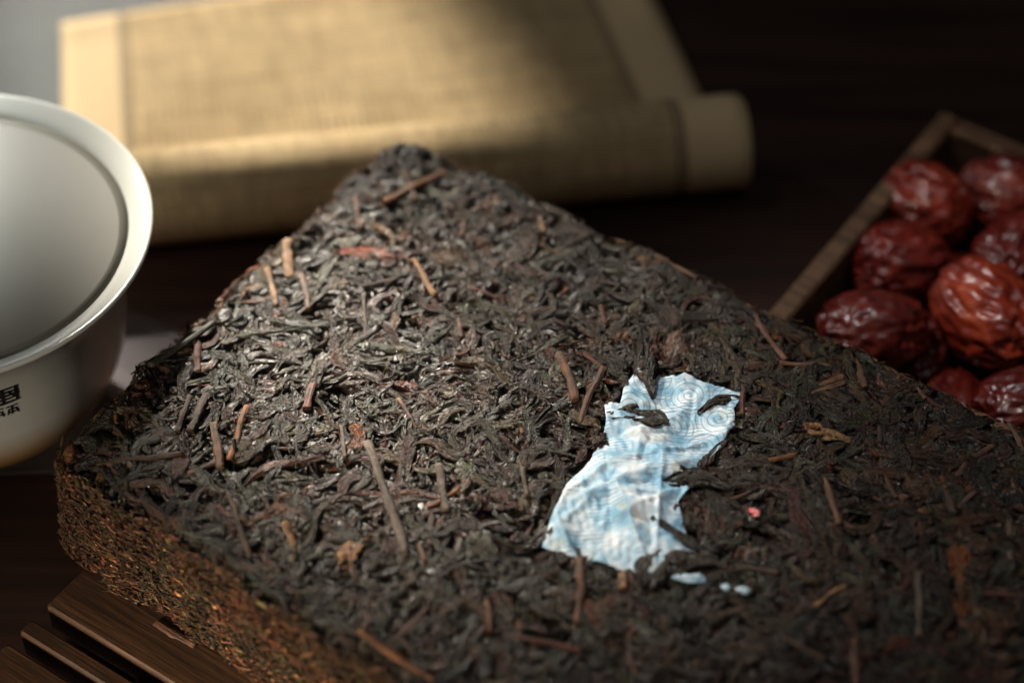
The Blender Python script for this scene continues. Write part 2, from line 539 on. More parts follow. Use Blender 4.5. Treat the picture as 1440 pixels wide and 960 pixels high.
# ------------------------------------------------------------------ paper label outline (mm in the brick's frame)
LABEL = np.array([(88.9, 28.1), (92.8, 27.2), (100.1, 24.2), (111.6, 21.4), (112.7, 23.8), (112.8, 26.1), (115.4, 29.9), (115.9, 35.3), (116.6, 37.6), (115.3, 43.1), (116.2, 45.7), (113.0, 49.4), (111.9, 51.9), (117.4, 52.1), (122.7, 54.9), (126.8, 65.3), (126.1, 74.5), (123.4, 75.5), (116.6, 78.2), (107.8, 79.9), (99.8, 82.4), (96.8, 74.0), (95.6, 68.7), (94.3, 65.0), (94.9, 56.3), (94.2, 52.1), (92.7, 47.6), (91.5, 45.2), (88.8, 41.7), (89.2, 39.6), (91.2, 39.0), (89.2, 33.6)])/1000.0
LABEL[14:15] = (0.1170, 0.0565)          # torn notch in the near long edge
def in_poly(u, v, P):
    ins = np.zeros(np.shape(u), dtype=bool)
    j = len(P)-1
    for i in range(len(P)):
        (a, b), (c, d) = P[i], P[j]
        cond = ((b > v) != (d > v)) & (u < (c-a)*(v-b)/(d-b+1e-15)+a)
        ins ^= cond
        j = i
    return ins
def poly_dist(u, v, P):
    best = np.full(np.shape(u), 1e9); bu = np.zeros_like(best); bv = np.zeros_like(best)
    for i in range(len(P)):
        a, b = P[i-1], P[i]
        ab = b-a
        t = np.clip(((u-a[0])*ab[0]+(v-a[1])*ab[1])/(ab@ab), 0, 1)
        x, y = a[0]+t*ab[0], a[1]+t*ab[1]
        d = np.hypot(u-x, v-y)
        m = d < best
        best = np.where(m, d, best); bu = np.where(m, x, bu); bv = np.where(m, y, bv)
    return best, bu, bv

# ------------------------------------------------------------------ leaves
PAL = {
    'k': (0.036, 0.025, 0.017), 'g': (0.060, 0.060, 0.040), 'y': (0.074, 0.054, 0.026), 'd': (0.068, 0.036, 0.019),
    'r': (0.115, 0.036, 0.020), 'b': (0.150, 0.072, 0.038), 'p': (0.140, 0.066, 0.044), 'o': (0.24, 0.095, 0.030),
    't': (0.32, 0.180, 0.085), 's': (0.070, 0.070, 0.052), 'n': (0.092, 0.045, 0.030),
}
def strips(center_uv, heading, length, width, z_off, R, S, seed, flat, ridge, bendy, tilt, press=0.0008, twist=0.9, path=None, lift=0.0):
    """N leaf strips as tubes of S rings with R points each, pressed against the brick's top.
    returns verts (N,S,R,3), uv (N,S,R,2)"""
    r = np.random.default_rng(seed)
    n = len(length)
    s = np.linspace(0, 1, S)[None, :]
    if path is None:
        ph = r.random((n, 2))*6.28
        th = heading[:, None] + bendy[:, None]*(np.sin(s*(2.0+3.0*r.random((n, 1)))+ph[:, :1]) + 0.5*np.sin(s*9+ph[:, 1:]))
        du, dv = np.cos(th), np.sin(th)
        ds = length[:, None]/(S-1)
        pu = np.cumsum(du*ds, 1); pv = np.cumsum(dv*ds, 1)
        pu = center_uv[:, :1] + pu - pu.mean(1, keepdims=True)
        pv = center_uv[:, 1:] + pv - pv.mean(1, keepdims=True)
    else:
        pu, pv = path[..., 0], path[..., 1]
        tu = np.gradient(pu, axis=1); tv = np.gradient(pv, axis=1)
        th = np.arctan2(tv, tu)
    a = (np.arange(R)/R*2*np.pi)[None, None, :]
    S_ = s[:, :, None]
    tp = np.sin(np.pi*np.clip(S_*0.90+0.05, 0, 1))**(0.45+0.5*r.random((n, 1, 1)))
    lump = 1 + 0.20*np.sin(S_*(4+6*r.random((n, 1, 1)))+r.random((n, 1, 1))*6.28) + 0.07*np.sin(S_*19+r.random((n, 1, 1))*6.28)
    tw = twist*(r.random((n, 1, 1))-0.5)*2*np.pi
    rad = 1.0
    for kk, am in ((2, 0.14), (3, 0.16), (5, 0.17), (7, 0.17), (9, 0.12)):
        if kk*2 > R+1: continue
        rad = rad + ridge[:, None, None]*am*np.sin(kk*a + r.random((n, 1, 1))*6.28 + tw*S_ + 0.8*np.sin(S_*(6+9*r.random((n, 1, 1)))))
    w = width[:, None, None]*0.5*tp*lump*rad
    x = np.cos(a)*w
    z = np.sin(a)*w*flat[:, None, None]
    crump = 0.10*width[:, None, None]*ridge[:, None, None]*(np.sin(S_*(7+8*r.random((n, 1, 1)))+np.cos(a)*(3+3*r.random((n, 1, 1)))+r.random((n, 1, 1))*6)
                                            + np.sin(S_*(5+7*r.random((n, 1, 1)))-np.cos(a)*5+r.random((n, 1, 1))*6))
    z = z + crump*tp
    # lengthwise folds of the dried blade
    xf = np.cos(a)
    fold = np.sin(xf*(5.5+3*r.random((n, 1, 1))) + r.random((n, 1, 1))*6.28 + 1.3*np.sin(S_*(5+7*r.random((n, 1, 1)))+r.random((n, 1, 1))*6))
    z = z + np.where(np.sin(a) > 0, 1.0, 0.4)*0.095*width[:, None, None]*ridge[:, None, None]*fold*tp
    ta = tilt[:, None, None]*np.cos(S_*3+r.random((n, 1, 1))*6.28)
    x, z = x*np.cos(ta)-z*np.sin(ta), x*np.sin(ta)+z*np.cos(ta)
    z = z + width[:, None, None]*0.18*np.sin(S_*(4+6*r.random((n, 1, 1)))+r.random((n, 1, 1))*6.28)
    nu_, nv_ = -np.sin(th)[..., None], np.cos(th)[..., None]
    u = pu[..., None] + nu_*x
    v = pv[..., None] + nv_*x
    u, v = clamp_in(u, v)
    dz = z_off[:, None, None] + z
    dz = np.where(dz > 0, press*np.tanh(dz/press), dz) + lift
    zz = top_h(u, v) + dz
    d, gu, gv = sdist(u, v)
    P = W(np.stack([u, v], -1), zz)
    uv = np.stack([np.broadcast_to(S_*length[:, None, None], x.shape)*1000 + r.random((n, 1, 1))*200,
                   np.broadcast_to(a/6.2832*width[:, None, None]*2.2, x.shape)*1000 + r.random((n, 1, 1))*200], -1)
    return P, uv

def tube_faces(S, R):
    i = np.arange(S-1)[:, None]*R; j = np.arange(R)[None, :]; k = (j+1) % R
    return np.stack([i+j, i+k, i+R+k, i+R+j], -1).reshape(-1, 4)

def join_strips(P, uv, cols):
    n, S, R, _ = P.shape
    F = tube_faces(S, R)
    Fa = (F[None] + (np.arange(n)*S*R)[:, None, None]).reshape(-1, 4)
    c = np.repeat(cols, S*R, axis=0)
    return P.reshape(-1, 3), Fa, uv.reshape(-1, 2), c

def pick_cols(n, seed, keys, w, var=0.35):
    r = np.random.default_rng(seed)
    base = np.array([PAL[k] for k in keys])[r.choice(len(keys), n, p=np.array(w)/sum(w))]
    return base*np.exp(r.normal(0, var, (n, 1)))*np.exp(r.normal(0, 0.08, (n, 3)))

def scatter_leaves(n, seed, R, S, lmin, lmax, wmin, wmax, zlo, zhi, flat, ridge, bend):
    r = np.random.default_rng(seed)
    u = U0+0.001 + r.random(n)*(U1-U0-0.002)
    v = V0+0.001 + r.random(n)*(V1(u)-V0-0.002)
    L = lmin + (lmax-lmin)*r.random(n)**1.7
    wd = wmin + (wmax-wmin)*r.random(n)**1.6
    hd = r.random(n)*2*np.pi
    # near the rim leaves lie along it
    d, gu, gv = sdist(u, v)
    near = d < 0.006
    hd = np.where(near, np.arctan2(gu, -gv)+r.normal(0, 0.35, n), hd)
    zo = zlo + (zhi-zlo)*r.random(n)
    # keep the paper label clear of all but a few leaf ends
    inside = in_poly(u, v, LABEL)
    pd, _, _ = poly_dist(u, v, LABEL)
    keep = ~(inside & (pd > 0.0004)) & ~(inside)
    keep &= (d > 0.0008)
    u, v, L, wd, hd, zo = (q[keep] for q in (u, v, L, wd, hd, zo))
    pdk = pd[keep]
    L = np.minimum(L, 2*(pdk+0.0013))
    m = len(u)
    P, uv = strips(np.stack([u, v], -1), hd, L, wd, zo, R, S, seed+1,
                   flat[0]+(flat[1]-flat[0])*r.random(m), ridge[0]+(ridge[1]-ridge[0])*r.random(m),
                   bend*(0.3+r.random(m)), r.normal(0, 0.35, m))
    return P, uv, L*wd

KEYS = ['k', 'g', 'y', 'd', 'n', 'r', 'b', 'o', 't']
KW = [26, 17, 15, 16, 14, 6, 3.5, 1.6, 1.0]
batches = []
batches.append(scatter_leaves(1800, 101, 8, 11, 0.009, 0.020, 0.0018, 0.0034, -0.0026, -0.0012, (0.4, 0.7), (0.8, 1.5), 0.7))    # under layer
batches.append(scatter_leaves(1300, 202, 18, 15, 0.008, 0.020, 0.0024, 0.0056, -0.0011, -0.0001, (0.18, 0.34), (0.9, 1.6), 0.9))   # crumpled flat leaves
batches.append(scatter_leaves(2050, 303, 14, 20, 0.010, 0.030, 0.0014, 0.0034, -0.0008, 0.0005, (0.45, 0.75), (0.9, 1.7), 1.25))  # upper twisted strands
batches.append(scatter_leaves(700, 404, 8, 8, 0.002, 0.007, 0.0007, 0.0019, -0.0004, 0.0004, (0.4, 0.8), (0.8, 1.5), 0.8))      # broken bits

def project(P):
    p = math.radians(46.5)
    y, z = P[..., 1], P[..., 2]-0.431
    w = y*math.cos(p)-z*math.sin(p)
    return P[..., 0]/w, (y*math.sin(p)+z*math.cos(p))/w

mass_v, mass_f, mass_uv, mass_c, off = [], [], [], [], 0
singles = 0
for bi, (P, uv, area) in enumerate(batches):
    n = len(P)
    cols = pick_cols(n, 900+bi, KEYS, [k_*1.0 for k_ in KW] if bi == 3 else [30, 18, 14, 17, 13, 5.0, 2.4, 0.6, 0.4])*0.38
    sel = np.zeros(n, dtype=bool)
    if bi in (1, 2):
        c = P.mean((1, 2))
        X, Y = project(c)
        vis = (np.abs(X) < 0.205) & (np.abs(Y) < 0.138) & (P[..., 2].max((1, 2)) > ZT-0.004)
        lift = P[..., 2].max((1, 2)) - ZT
        score = np.where(vis, area*(1+lift*400), 0)
        sel[np.argsort(-score)[:(110 if bi == 1 else 150)]] = True
    for i in np.nonzero(sel)[0]:
        a, b, c, d = join_strips(P[i:i+1], uv[i:i+1], cols[i:i+1])
        mesh_obj('leaf', a, b, M_LEAF, brick, uv=c, col=d)
        singles += 1
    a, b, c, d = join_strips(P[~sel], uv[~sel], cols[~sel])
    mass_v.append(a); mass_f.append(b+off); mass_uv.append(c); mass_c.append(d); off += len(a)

# leaves that lie where the photograph shows them
HERO = [([(1.7, 71.6), (6.8, 65.0), (14.9, 62.1), (22.4, 58.6), (27.5, 52.0)], 2.09, 'g'), ([(5.4, 76.0), (11.7, 68.4), (18.7, 61.7), (28.4, 53.0), (33.8, 48.2)], 2.09, 'g'), ([(8.4, 90.7), (12.4, 84.5), (14.7, 79.8), (15.2, 75.4), (22.5, 71.7)], 1.93, 'g'), ([(22.0, 98.4), (24.4, 91.7), (28.0, 86.1), (27.5, 79.3), (26.5, 76.3)], 1.93, 'y'), ([(27.6, 73.5), (34.6, 69.1), (36.6, 62.5)], 2.25, 'g'), ([(31.3, 62.1), (38.0, 55.1), (49.1, 50.6)], 3.21, 'g'), ([(64.1, 44.2), (68.0, 36.2), (70.4, 28.3)], 2.41, 'g'), ([(83.2, 17.7), (90.0, 26.2), (96.4, 34.0)], 3.37, 'k'), ([(94.7, 6.8), (101.4, 11.6), (106.8, 21.1)], 3.05, 'y'), ([(124.2, -4.2), (131.2, 4.2), (139.0, 12.2)], 3.85, 'y'), ([(90.1, 45.1), (95.3, 40.2), (103.3, 38.2)], 3.85, 'k'), ([(107.1, 31.8), (108.0, 27.0), (112.5, 22.6)], 1.77, 'k'), ([(123.4, 79.8), (123.0, 71.0), (132.1, 64.6)], 5.78, 'k'), ([(114.7, 63.3), (121.0, 63.6), (127.9, 64.8)], 1.77, 'k'), ([(110.7, 54.2), (115.5, 48.9), (124.4, 46.1)], 4.34, 'k'), ([(115.8, 45.7), (115.6, 40.4), (116.3, 35.0)], 1.77, 'k'), ([(88.1, 59.5), (94.3, 67.5), (96.8, 75.3)], 2.25, 'k'), ([(6.0, 107.8), (12.2, 113.4)], 2.41, 'g'), ([(127.8, 22.0), (133.1, 21.4), (138.6, 20.1)], 2.73, 't'), ([(170.7, 32.1), (175.7, 40.1), (180.5, 48.9)], 3.85, 'o'), ([(12.1, 37.2), (13.1, 46.6), (16.7, 53.9)], 2.57, 'g'), ([(117.8, 43.9), (123.0, 37.8), (132.9, 33.4)], 3.85, 'k'), ([(117.5, 31.6), (125.0, 29.0), (130.9, 29.9)], 3.53, 'k'), ([(131.9, 78.3), (132.9, 68.7), (136.8, 63.7)], 3.85, 'k'), ([(89.9, 87.0), (97.1, 84.3), (99.0, 73.7)], 2.73, 'k'), ([(67.6, 111.7), (67.8, 104.7), (68.5, 99.5)], 3.21, 't'), ([(38.2, 50.0), (44.9, 48.1), (46.9, 39.9)], 2.09, 'g'), ([(65.3, 62.8), (72.9, 60.1), (79.4, 53.0)], 2.57, 'y'), ([(43.4, 90.5), (49.7, 86.1), (49.9, 76.1)], 2.57, 'k'), ([(86.6, 105.2), (88.2, 97.4), (96.6, 93.9)], 3.53, 'k')]
def resample(pts, S):
    pts = np.array(pts)/1000.0
    m = len(pts)
    t = np.linspace(0, m-1, S)
    out = np.zeros((S, 2))
    for k, x in enumerate(t):
        i = min(int(x), m-2); q = x-i
        p0, p1, p2, p3 = pts[max(i-1, 0)], pts[i], pts[i+1], pts[min(i+2, m-1)]
        out[k] = 0.5*((2*p1)+(-p0+p2)*q+(2*p0-5*p1+4*p2-p3)*q*q+(-p0+3*p1-3*p2+p3)*q**3)
    return out
for i, (pts, w, key) in enumerate(HERO):
    S, R = 36, 18
    path = resample(pts, S)[None]
    L = np.array([np.sqrt((np.diff(path[0], axis=0)**2).sum(1)).sum()])
    mid = path[0, S//2]
    over = bool(in_poly(path[0, :, 0], path[0, :, 1], LABEL).any())
    P, uv = strips(path[0].mean(0)[None], np.zeros(1), L, np.array([w*0.00105]), np.array([0.0004 if not over else 0.0009]), R, S, 5000+i,
                   np.array([0.5]), np.array([1.5]), np.zeros(1), np.array([0.35]), press=0.0008 if not over else 0.0016, path=path, twist=3.0)
    c = np.array([PAL[key]])*(0.42+0.2*rng.random())
    a, b, c_, d = join_strips(P, uv, c)
    mesh_obj('leaf', a, b, M_LEAF, brick, uv=c_, col=d)

# ------------------------------------------------------------------ stems
STEMS = [(21.0, 94.8, 31.0, 104.0, 2.17, 'b'), (24.2, 86.9, 30.8, 101.3, 1.87, 'o'), (2.5, 78.3, 8.6, 85.3, 2.08, 'p'), (12.1, 92.0, 16.9, 102.0, 2.03, 'd'), (14.3, 89.2, 19.2, 100.4, 2.19, 'd'), (52.0, 80.1, 78.3, 100.8, 2.27, 'g'), (35.9, 108.0, 51.5, 119.4, 1.5, 'd'), (72.1, 35.2, 83.0, 44.9, 2.54, 'b'), (82.8, 32.5, 87.4, 49.5, 1.58, 'p'), (76.7, 31.4, 83.1, 32.9, 1.44, 'p'), (0.4, 50.6, 10.7, 59.5, 1.65, 't'), (8.5, 47.8, 17.4, 56.2, 1.81, 'b'), (26.8, 28.5, 38.2, 35.7, 1.65, 't'), (9.8, 17.5, 15.0, -0.9, 2.06, 'o'), (3.0, 19.8, 10.8, 27.8, 1.7, 'b'), (25.0, 45.4, 34.8, 57.8, 1.46, 'g'), (23.6, 44.1, 30.0, 32.0, 1.16, 'd'), (46.9, 38.5, 51.2, 43.2, 1.46, 'r'), (98.7, -2.9, 114.9, 7.1, 1.46, 'p'), (114.1, 8.7, 123.6, 2.9, 1.28, 'p'), (126.8, -2.8, 133.8, 5.0, 1.75, 'b'), (124.2, 10.4, 128.0, 4.3, 1.59, 'b'), (124.7, 12.9, 129.2, 5.6, 1.58, 'b'), (141.2, -2.7, 146.5, 0.6, 1.26, 'p'), (139.2, 32.7, 148.6, 42.8, 1.97, 'b'), (107.9, 80.3, 116.7, 94.9, 2.49, 'b'), (117.2, 78.4, 119.7, 81.9, 2.06, 't'), (99.0, 101.1, 103.7, 106.6, 2.03, 'b'), (81.8, 121.8, 102.1, 121.6, 2.0, 'o'), (107.2, 105.3, 121.6, 99.6, 1.44, 'r'), (168.0, 44.3, 175.5, 57.9, 2.04, 'g'), (165.0, 66.2, 171.1, 75.8, 1.85, 'p'), (154.5, 63.7, 157.2, 55.1, 1.46, 't'), (177.1, 20.7, 182.2, 31.0, 1.34, 'g'), (111.2, 19.4, 115.4, 26.8, 1.42, 'r'), (164.7, -4.8, 170.9, 0.9, 1.55, 'p'), (31.8, 73.2, 36.0, 80.6, 2.21, 'r'), (68.9, 76.6, 77.8, 86.0, 2.13, 'g'), (73.2, 86.9, 76.5, 79.8, 1.21, 'o'), (52.0, 108.7, 57.4, 111.9, 1.79, 't'), (1.8, 71.7, -0.1, 91.3, 1.61, 's'), (9.6, 117.0, 21.9, 105.5, 1.39, 'd'), (71.2, 16.2, 75.2, 20.3, 1.63, 'r'), (43.7, 0.6, 47.8, 5.1, 1.52, 't'), (27.6, 8.7, 31.9, 16.2, 1.35, 'p'), (-0.2, 103.1, 4.4, 107.6, 1.1, 'o'), (-1.0, 41.1, 6.9, 50.0, 3.33, 't'), (72.6, -9.1, 85.3, -9.2, 1.34, 'b'), (38.9, 28.7, 50.3, 27.8, 1.15, 'r'), (126.8, 35.2, 130.9, 29.9, 1.39, 'o'), (162.1, 20.4, 170.9, 30.9, 1.51, 'd'), (81.4, 64.2, 89.7, 73.0, 1.53, 'g'), (50.0, 65.8, 58.2, 70.3, 1.41, 'b'), (44.7, 79.6, 51.7, 87.2, 1.55, 'd'), (147.0, 21.1, 154.6, 28.1, 1.37, 'd'), (139.8, 77.2, 143.9, 70.0, 2.04, 'd'), (153.2, 74.4, 162.9, 74.1, 1.86, 'd')]
def stem(p0, p1, w, col, seed, z_off, tilt):
    r = np.random.default_rng(seed)
    S, R = 16, 14
    s = np.linspace(0, 1, S)
    p0, p1 = np.array(p0), np.array(p1)
    L = np.linalg.norm(p1-p0)
    t = (p1-p0)/L; nrm = np.array([-t[1], t[0]])
    kn = 0.3+0.4*r.random()
    bend = L*0.022*r.normal()*(1-np.abs(s-kn)/max(kn, 1-kn)) + L*0.006*np.sin(s*9+r.random()*6)
    c = p0 + s[:, None]*(p1-p0) + bend[:, None]*nrm
    hh = top_h(c[:, 0], c[:, 1])
    hh = hh*0.35 + (hh[0]*(1-s)+hh[-1]*s)*0.65
    zc = hh + z_off + tilt*(s-0.5)
    rad = w/2*(1 + 0.10*np.sin(s*9+r.random()*6) + 0.18*np.exp(-((s-(0.3+0.4*r.random()))/0.06)**2))
    a = np.arange(R)/R*2*np.pi
    sw = s[:, None]*1.2*r.normal()
    rr = rad[:, None]*(1+0.10*np.sin(2*a[None]+r.random()*6)+0.08*np.sin(3*a[None]+r.random()*6+sw)+0.07*np.sin(5*a[None]+r.random()*6+sw)
                       +0.06*np.sin(s[:, None]*23+3*np.cos(a)[None]+r.random()*6))
    u = c[:, :1] + nrm[0]*np.cos(a)*rr
    v = c[:, 1:] + nrm[1]*np.cos(a)*rr
    z = zc[:, None] + np.sin(a)*rr*0.85
    P = W(np.stack([u, v], -1), z).reshape(-1, 3)
    # cut ends: a slightly sunk cap
    e0 = W(c[0]+t*L*0.01, zc[0]); e1 = W(c[-1]-t*L*0.01, zc[-1])
    V = np.concatenate([P, e0[None], e1[None]])
    F = [tuple(x) for x in tube_faces(S, R)]
    n0 = S*R
    for j in range(R):
        k = (j+1) % R
        F.append((k, j, n0))
        F.append(((S-1)*R+j, (S-1)*R+k, n0+1))
    uvs = np.concatenate([np.stack([np.repeat(s*L*1000, R)+seed*3.1, np.tile(a/6.2832*w*3000, S)+seed*1.7], -1), [[seed*3.1, 0], [seed*3.1, 0]]])
    cc = np.tile(np.array(col)[None], (len(V), 1))
    g = np.concatenate([np.repeat(0.8+0.5*np.abs(s-0.5)**2*4*r.random()+0.2*np.sin(s*11+r.random()*6), R), [1.5, 1.5]])
    cc = cc*g[:, None]
    return V, F, uvs, cc
for i, (u0, v0, u1, v1, w, key) in enumerate(STEMS):
    zo = 0.0003 + 0.10*w/1000
    scol = (0.105, 0.076, 0.054) if key == 'g' else PAL[key]
    if key == 's': zo += 0.0012
    cu_, cv_ = clamp_in(np.array([u0, u1])/1000, np.array([v0, v1])/1000, 0.0012)
    (u0, u1), (v0, v1) = cu_*1000, cv_*1000
    V, F, uvs, cc = stem((u0/1000, v0/1000), (u1/1000, v1/1000), w*0.82/1000, np.array(scol)*0.85, 700+i, zo, rng.normal(0, 0.0008))
    mesh_obj('stem', V, F, M_STEM, brick, uv=uvs, col=cc)
rs = np.random.default_rng(77)
cnt = 0
while cnt < 34:
    u = rs.uniform(U0+0.004, 0.205); v = rs.uniform(V0+0.004, 0.122)
    L = rs.uniform(0.005, 0.015); h = rs.random()*6.28
    a = (u-0.5*L*math.cos(h), v-0.5*L*math.sin(h)); b = (u+0.5*L*math.cos(h), v+0.5*L*math.sin(h))
    pts = np.array([a, b, (u, v)])
    d = sdist(pts[:, 0], pts[:, 1])[0]
    pd = poly_dist(pts[:, 0], pts[:, 1], LABEL)[0]
    if d.min() < 0.001 or in_poly(pts[:, 0], pts[:, 1], LABEL).any() or pd.min() < 0.003: continue
    key = rs.choice(['b', 'd', 'r', 'p', 'g', 'o'], p=[.25, .3, .15, .15, .1, .05])
    V, F, uvs, cc = stem(a, b, rs.uniform(0.0007, 0.0014), np.array(PAL[key])*0.7, 1700+cnt, rs.uniform(-0.0003, 0.0004), rs.normal(0, 0.001))
    mesh_obj('stem', V, F, M_STEM, brick, uv=uvs, col=cc)
    cnt += 1

# ------------------------------------------------------------------ broken fibres on the brick's sides
def side_bits(n, seed, sel):
    r = np.random.default_rng(seed)
    # perimeter parameter: only the straight runs and corners, found by ray from inside
    if sel == 'front':
        u = U0 + r.random(n)*(U1-U0); v = V1(u) + 0.002
    elif sel == 'left':
        u = np.full(n, U0-0.002); v = V0 + r.random(n)*(V1(0.0)-V0)
    elif sel == 'back':
        u = U0 + r.random(n)*(U1-U0); v = np.full(n, V0-0.002)
    else:
        u = np.full(n, U1+0.002); v = V0 + r.random(n)*(V1(0.2)-V0)
    for _ in range(3):
        d, gu, gv = sdist(u, v)
        u = u + gu*d; v = v + gv*d
    d, gu, gv = sdist(u, v)
    z = ZB + 0.0005 + r.random(n)*(ZT-0.0012-ZB)
    L = 0.0009 + 0.0045*r.random(n)**3.0
    w = 0.00025 + 0.0007*r.random(n)**2.0
    S, R = 4, 4
    s = np.linspace(-0.5, 0.5, S)
    # direction: mostly along the side, some sticking out
    el = r.normal(0, 0.45, n); out = r.normal(0.05, 0.35, n)
    tang = np.stack([-gv, gu], -1)
    du = tang[:, 0]*np.cos(el)*np.cos(out) + gu*np.sin(out)
    dv = tang[:, 1]*np.cos(el)*np.cos(out) + gv*np.sin(out)
    dz = np.sin(el)*np.cos(out)
    dep = -0.0002 + 0.0012*r.random(n) + 0.0030*(ZT-z)/(ZT-ZB)
    bow = (r.random((n, 1))-0.5)*L[:, None]*0.5*(0.25-s[None]**2)*4
    cu = u[:, None] + gu[:, None]*dep[:, None] + du[:, None]*s[None]*L[:, None]
    cv = v[:, None] + gv[:, None]*dep[:, None] + dv[:, None]*s[None]*L[:, None]
    cz = z[:, None] + dz[:, None]*s[None]*L[:, None] + bow
    a = (np.arange(R)/R*2*np.pi)
    rad = w[:, None]*0.5*np.sqrt(np.clip(1-(s[None]*1.8)**2, 0.05, 1))
    rr = rad[:, :, None]*(1+0.3*np.sin(2*a[None, None]+r.random((n, 1, 1))*6.28))
    x = rr*np.cos(a); y = rr*np.sin(a)
    uu = cu[..., None] + gu[:, None, None]*x
    vv = cv[..., None] + gv[:, None, None]*x
    zz = np.maximum(cz[..., None] + y, ZB+0.0002)
    zz = np.minimum(zz, ZT-0.001)
    P = W(np.stack([uu, vv], -1), zz)
    uv = np.stack([np.broadcast_to(s[None, :, None]*L[:, None, None]*1000, x.shape)+r.random((n, 1, 1))*100,
                   np.broadcast_to(a*w[:, None, None]*500, x.shape)+r.random((n, 1, 1))*100], -1)
    return P, uv
SK = ['y', 'b', 'd', 'p', 'n', 't', 'k']
SW = [22, 14, 26, 8, 16, 3, 16]
parts = []
for sel, n in (('front', 20000), ('left', 5000), ('back', 5000), ('end', 1500)):
    P, uv = side_bits(n, {'front': 61, 'left': 62, 'back': 63, 'end': 64}[sel], sel)
    parts.append(join_strips(P, uv, pick_cols(n, 333+n, SK, SW, 0.5)*1.05))
for a, b, c, d in parts:
    mass_v.append(a); mass_f.append(b+off); mass_uv.append(c); mass_c.append(d); off += len(a)
mass = mesh_obj('leaf_mass', np.concatenate(mass_v), np.concatenate(mass_f), M_LEAF, brick,
                uv=np.concatenate(mass_uv), col=np.concatenate(mass_c))
tag(mass, kind='stuff')

# ------------------------------------------------------------------ paper label pressed into the tea
def build_label():
    st = 0.00040
    u0, v0 = LABEL.min(0)-st; u1, v1 = LABEL.max(0)+st
    nu, nv = int((u1-u0)/st)+2, int((v1-v0)/st)+2
    us = u0+np.arange(nu)*st; vs = v0+np.arange(nv)*st
    U, V = np.meshgrid(us, vs, indexing='ij')
    Cu, Cv = U[:-1, :-1]+st/2, V[:-1, :-1]+st/2
    ins = in_poly(Cu, Cv, LABEL)
    idx = np.arange(nu*nv).reshape(nu, nv)
    q = np.stack([idx[:-1, :-1], idx[1:, :-1], idx[1:, 1:], idx[:-1, 1:]], -1)[ins]
    used = np.unique(q)
    cnt = np.bincount(q.ravel(), minlength=nu*nv)
    bd = (cnt > 0) & (cnt < 4)
    fu, fv = U.ravel().copy(), V.ravel().copy()
    _, bu, bv = poly_dist(fu[bd], fv[bd], LABEL)
    jag = 0.00005*np.sin(bu*5000)+0.00005*np.sin(bv*7000)
    fu[bd], fv[bd] = bu+jag, bv+jag
    fu, fv = fu[used], fv[used]
    remap = -np.ones(nu*nv, dtype=int); remap[used] = np.arange(len(used))
    q = remap[q]
    r = np.random.default_rng(41)
    h = np.zeros(len(fu))
    # sharp creases: ridges and valleys of finite length
    for i in range(60):
        c = LABEL[r.integers(len(LABEL))]*0.5 + np.array([106, 50])/1000*0.5 + r.normal(0, 0.010, 2)
        th = r.random()*np.pi
        t = np.array([math.cos(th), math.sin(th)]); n = np.array([-t[1], t[0]])
        ds = (fu-c[0])*t[0]+(fv-c[1])*t[1]; dn = (fu-c[0])*n[0]+(fv-c[1])*n[1]
        ln = 0.004+0.013*r.random(); wd = 0.0004+0.0012*r.random()
        am = (0.0005+0.0011*r.random())*(1 if r.random() < 0.65 else -0.6)
        h += am*np.exp(-np.abs(dn)/wd)*np.exp(-(ds/ln)**2)
    p = np.stack([fu, fv], -1)
    h += 0.00022*np.abs(sines(p, 6, 900, 51)) + 0.00010*sines(p, 8, 2400, 52)
    d, _, _ = poly_dist(fu, fv, LABEL)
    curl = 0.0006*np.exp(-d/0.0012)*sines(p, 4, 500, 53)
    z = top_h(fu, fv) + 0.00035 + np.clip(h, -0.0002, 0.0016) + curl
    P = W(p, z)
    uv = np.stack([(fu-0.085)*1000, (fv-0.020)*1000], -1)
    return P, q, uv
P, q, uv = build_label()
base = W(LABEL.mean(0), ZT)
lab = mesh_obj('paper_label', P, q, M_LABEL, uv=uv, base=tuple(base))
sm = lab.modifiers.new('thickness', 'SOLIDIFY'); sm.thickness = 0.00012; sm.offset = 1
tag(lab, 'crumpled white and pale blue printed paper label pressed into the tea brick', 'label')

def scrap(u, v, a, b, rot, mat, label, seed):
    r = np.random.default_rng(seed)
    n = 12
    ring = []
    for i in range(n):
        t = i/n*2*np.pi; k = 0.8+0.4*r.random()
        ring.append((a*k*math.cos(t), b*k*math.sin(t)))
    ring = np.array(ring); c, s = math.cos(rot), math.sin(rot)
    ring = ring @ np.array([[c, s], [-s, c]])
    V = []
    for sc in (1.0, 0.55):
        p = ring*sc + np.array([u, v])
        V.append(W(p, ZT + 0.0006 + 0.0002*(1-sc) + 0.0003*r.normal(size=n)))
    V.append(W(np.array([u, v]), ZT+0.0008)[None])
    V = np.concatenate(V)
    F = [(i, (i+1) % n, n+(i+1) % n, n+i) for i in range(n)] + [(n+i, n+(i+1) % n, 2*n) for i in range(n)]
    o = mesh_obj('paper_scrap', V, F, mat, base=tuple(W(np.array([u, v]), ZT)))
    m = o.modifiers.new('thickness', 'SOLIDIFY'); m.thickness = 0.00015
    tag(o, label, 'paper scrap', 'paper scraps caught in the tea')
M_WS = mat_scrap('pale_scrap_paper', (0.50, 0.62, 0.68), (0.24, 0.42, 0.54))
M_RS = mat_scrap('red_scrap_paper', (0.62, 0.03, 0.035), (0.80, 0.45, 0.42))
scrap(0.1297, 0.0720, 0.0034, 0.0012, -0.5, M_WS, 'long pale blue paper sliver beside the front of the printed label', 1)
scrap(0.1370, 0.0698, 0.0011, 0.0008, 0.2, M_WS, 'tiny pale blue paper scrap between two others among the leaves', 2)
